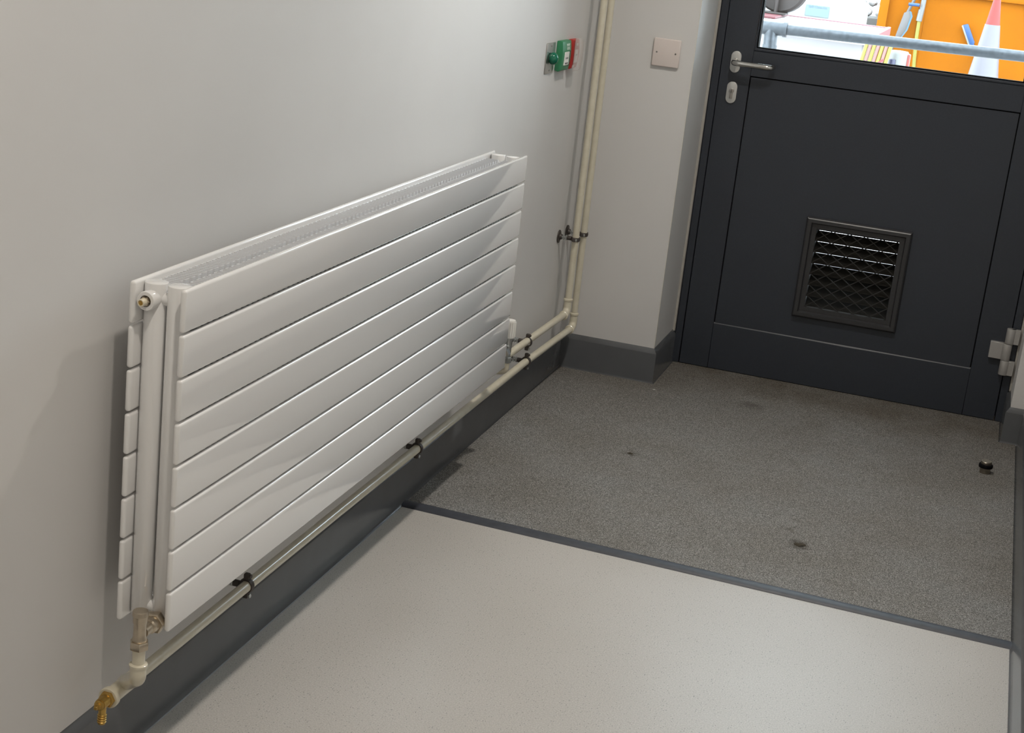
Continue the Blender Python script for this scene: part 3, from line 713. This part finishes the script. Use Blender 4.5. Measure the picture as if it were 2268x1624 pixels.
# traffic cone
cX, cY = 1.077, 9.0
M_conered = mat('cone_red', (0.1997, 0.0150, 0.0113), .55); M_sleeve = mat('cone_sleeve', (0.1179, 0.1116, 0.1263), .45)
cn = thing('traffic_cone', 'red traffic cone with a tall white sleeve in front of the orange skip', 'cone', (cX, cY, GZ))
ctop = 1.125; rt_, rs = .027, .1455
def crad(z): return rt_ + (ctop - z) * rs
obj('cone_base', MB().box((cX - .26, cY - .26, GZ), (cX + .26, cY + .26, GZ + .04), .01, 2), M_conered, cn)
obj('cone_body', MB().lathe([(0, crad(GZ + .04)), (ctop - GZ - .045, crad(ctop - .005)), (ctop - GZ - .04, .02), (ctop - GZ - .06, .018)], (cX, cY, GZ + .04), (0, 0, 1), 40), M_conered, cn)
obj('reflective_sleeve', MB().lathe([(0, crad(.36) + .003), (.55, crad(.91) + .003)], (cX, cY, .36), (0, 0, 1), 40), M_sleeve, cn)
# red and white trailer bed
M_trw = mat('trailer_white', (0.3815, 0.3610, 0.3676), .5); M_trr = mat('trailer_red', (0.1463, 0.0403, 0.0571), .4); M_pink = grained('faded_red', (0.0892, 0.0197, 0.0244), .6, .1, 5)
tr_ = thing('flatbed_trailer', 'low red trailer with a pale loading bed behind the handrail', 'trailer', (-.3, 5.6, GZ))
obj('bed', MB().box((-1.6, 5.0, .890), (.44, 6.18, .915), .004, 1), M_trw, tr_)
obj('rim', MB().box((-1.6, 6.18, .880), (.44, 6.21, .922), .004, 1), M_trr, tr_); obj('rim', MB().box((.44, 5.0, .84), (.465, 6.21, .925), .004, 1), M_trr, tr_); obj('rim', MB().box((-1.6, 4.96, .86), (.465, 5.0, .918), .004, 1), M_trw, tr_)
obj('tool_tray', MB().box((-1.5, 5.55, .915), (-.22, 6.15, .932), .006, 2), M_pink, tr_)
for x in (-1.3, -.2): obj('wheel', MB().lathe([(0, .12), (0, .27), (.02, .29), (.15, .29), (.17, .27), (.17, .12)], (x, 5.2, GZ + .29), (0, 1, 0), 32), M_rubber, tr_)
obj('chassis', MB().box((-1.5, 5.2, .30), (.40, 6.1, .885), .02, 1), M_trw, tr_)
# white kit tub with label
kb = thing('spill_kit_bin', 'big white plastic bin with a pale blue label behind the trailer', 'bin', (-.22, 7.6, GZ))
obj('tub', MB().box((-.56, 7.3, GZ), (.155, 8.0, 1.02), .07, 4), mat('white_polythene', (0.2221, 0.2221, 0.2221), .5), kb)
obj('label_sheet', MB().box((-.25, 7.294, .880), (-.075, 7.30, .962), .001, 1), mat('pale_blue_label', (0.1199, 0.1639, 0.1772), .5), kb)
text('lettering', 'Spill Clean Kit', .024, mat('label_ink', (0.0798, 0.1238, 0.1594), .6), kb, Matrix.Translation((-.1625, 7.2935, .949)) @ Matrix.Rotation(R(90), 4, 'X'), .0004)
# dark machine coupling
M_dk = grained('dark_brown_steel', (0.0206, 0.0142, 0.0122), .6, .2, 20)
mc = thing('trailer_jack', 'dark brown jockey wheel and bracket on the trailer bed', 'jockey wheel', (-.28, 5.9, .932))
obj('wheel', MB().lathe([(0, .05), (0, .17), (.015, .185), (.06, .185), (.075, .17), (.075, .05)], (-.27, 5.95, 1.122), (.25, 1, 0), 32), M_dk, mc)
obj('bracket', MB().box((-.40, 5.86, .9326), (-.375, 5.92, 1.12), .005, 1), M_dk, mc)
obj('bracket', MB().box((-.29, 5.90, .9326), (-.265, 5.94, 1.12), .005, 1), M_dk, mc)
obj('foot_plate', MB().box((-.42, 5.84, .9326), (-.20, 6.0, .944), .003, 1), M_dk, mc)
# rubble heap on a concrete kerb
kk = MB().box((-.36, 10.6, GZ), (.05, 11.2, .772), .01, 1)
obj('concrete_block', kk, grained('grey_concrete', (0.0758, 0.0731, 0.0684), .9, .1, 8), label='grey concrete block left of the orange skip', cat='block', loc=(-.16, 10.9, GZ))
M_stone = grained('pale_stone', (0.2915, 0.2840, 0.2776), .9, .4, 14)
k = 0
for row in range(2):
    for j in range(4):
        x = -.30 + j * .103 + row * .03; z = .772 + row * .092; r = .046
        b_ = MB(); t = bmesh.new(); bmesh.ops.create_icosphere(t, subdivisions=2, radius=r)
        for v in t.verts: v.co *= random.uniform(.85, 1.05)
        for v in t.verts: v.co.z *= .85
        b_._merge(t, Matrix.Translation((x, 10.9, z + r * .84)))
        nm = ['bottom row', 'top row'][row]; pn = ['leftmost', 'second from left', 'third from left', 'rightmost'][j]
        obj('stone', b_, M_stone, smooth=False, label='pale rubble stone on the concrete block, %s, %s' % (nm, pn), cat='stone', group='rubble stones on the concrete block', loc=(x, 10.9, z))
# shovel, brush, hose lance leaning on the skip
M_bl = mat('blue_plastic', (0.0131, 0.0488, 0.1426), .4); M_shaft = mat('grey_shaft', (0.0892, 0.0816, 0.0816), .5)
sh_ = thing('shovel', 'grey long shovel with pale blue edge leaning on the left of the skip', 'shovel', (.30, 9.85, GZ))
def P(x, z): return (x, SY - .085, z)
bl = MB().prism([(.300, .885), (.345, .905), (.375, .86), (.350, .74), (.290, .640), (.262, .635), (.255, .66)], 'xz', SY - .10, SY - .088, .002)
obj('blade', bl, M_shaft, sh_)
obj('blade_edge', MB().prism([(.345, .905), (.362, .90), (.378, .86), (.355, .74), (.300, .640), (.290, .640), (.342, .74), (.362, .86)], 'xz', SY - .104, SY - .092), mat('pale_blue', (0.0571, 0.1199, 0.1866), .4), sh_)
obj('shaft', MB().tube([P(.325, .88), P(.41, 1.13), P(.455, 1.25)], .014, 14), M_shaft, sh_)
obj('lower_shaft', MB().tube([P(.262, .64), P(.21, .40), (.17, SY - .14, GZ)], .013, 14), M_shaft, sh_)
hl = thing('hose_lance', 'grey lance with a yellow hose hanging down the orange skip', 'hose', (.47, 9.8, GZ))
obj('lance', MB().tube([(.455, SY - .135, 1.20), (.452, SY - .135, .96), (.447, SY - .135, .87)], .022, 16).tube([(.447, SY - .135, .93), (.440, SY - .135, .83)], .026, 16), mat('light_grey', (0.1426, 0.1426, 0.1426), .4, .3), hl)
obj('yellow_hose', MB().tube([(.442, SY - .135, .85), (.444, SY - .135, .70), (.458, SY - .135, .5), (.49, SY - .135, .2), (.47, SY - .2, GZ + .015), (.3, SY - .5, GZ + .015)], .016, 14), mat('yellow_hose', (0.1687, 0.1508, 0.0224), .5), hl)
obj('tee_handle', MB().tube([(.275 + .055, SY - .17, .965), (.425, SY - .17, .967)], .014, 14), M_bl, hl, label='blue handle')
br = thing('blue_brush', 'blue scoop leaning behind the traffic cone', 'scoop', (.90, 9.85, GZ))
obj('scoop_head', MB().prism([(.815, .84), (.86, .855), (.945, .70), (.91, .66)], 'xz', SY - .06, SY - .035, .006), M_bl, br)
obj('scoop_edge', MB().prism([(.806, .832), (.818, .84), (.914, .66), (.902, .65)], 'xz', SY - .062, SY - .040, .002), mat('pale_edge', (0.1463, 0.1463, 0.1332), .5), br)
obj('scoop_handle', MB().tube([(.925, SY - .045, .69), (1.05, SY - .05, .42), (1.22, SY - .08, GZ)], .014, 12), M_bl, br)
# yellow ribbed sack and drum by the trailer corner
M_ye = mat('hi_vis_yellow', (0.2128, 0.1997, 0.0224), .5)
ys = thing('ribbed_duct', 'yellow ribbed duct with red strap beside the trailer corner', 'duct', (.555, 4.3, GZ))
for i in range(7):
    x = .465 + i * .022
    obj('rib', MB().tube([(x + .02, 4.30, .94), (x, 4.28, .80), (x - .045, 4.22, .4), (x - .07, 4.2, GZ)], .0105, 10), M_ye if i % 2 == 0 else mat('faded_pink', (0.1866, 0.0892, 0.0798), .5), ys)
obj('strap', MB().box((-.085, -.004, -.006), (.085, .004, .006), 0, M=Matrix.Translation((.525, 4.215, .79)) @ Matrix.Rotation(R(-38), 4, 'Y')), mat('red_strap', (0.1594, 0.0355, 0.0403), .5), ys)
gd = thing('grey_drum', 'pale grey drum with a red rim right of the yellow duct', 'drum', (.655, 4.45, GZ))
obj('drum_body', MB().lathe([(0, .058), (.90, .058), (.915, .05), (.92, 0)], (.655, 4.45, GZ), (0, 0, 1), 30), mat('drum_grey', (0.1463, 0.1508, 0.1463), .4), gd)
obj('drum_rim', MB().box((.700, 4.42, GZ), (.722, 4.47, .875), .008, 2), mat('drum_red', (0.1866, 0.0262, 0.0179), .4), gd)
obj('drum_valve', MB().cyl((.628, 4.385, .74), (.628, 4.385, .84), .019, 16, .003), mat('navy', (0.0224, 0.0224, 0.0534), .4), gd)
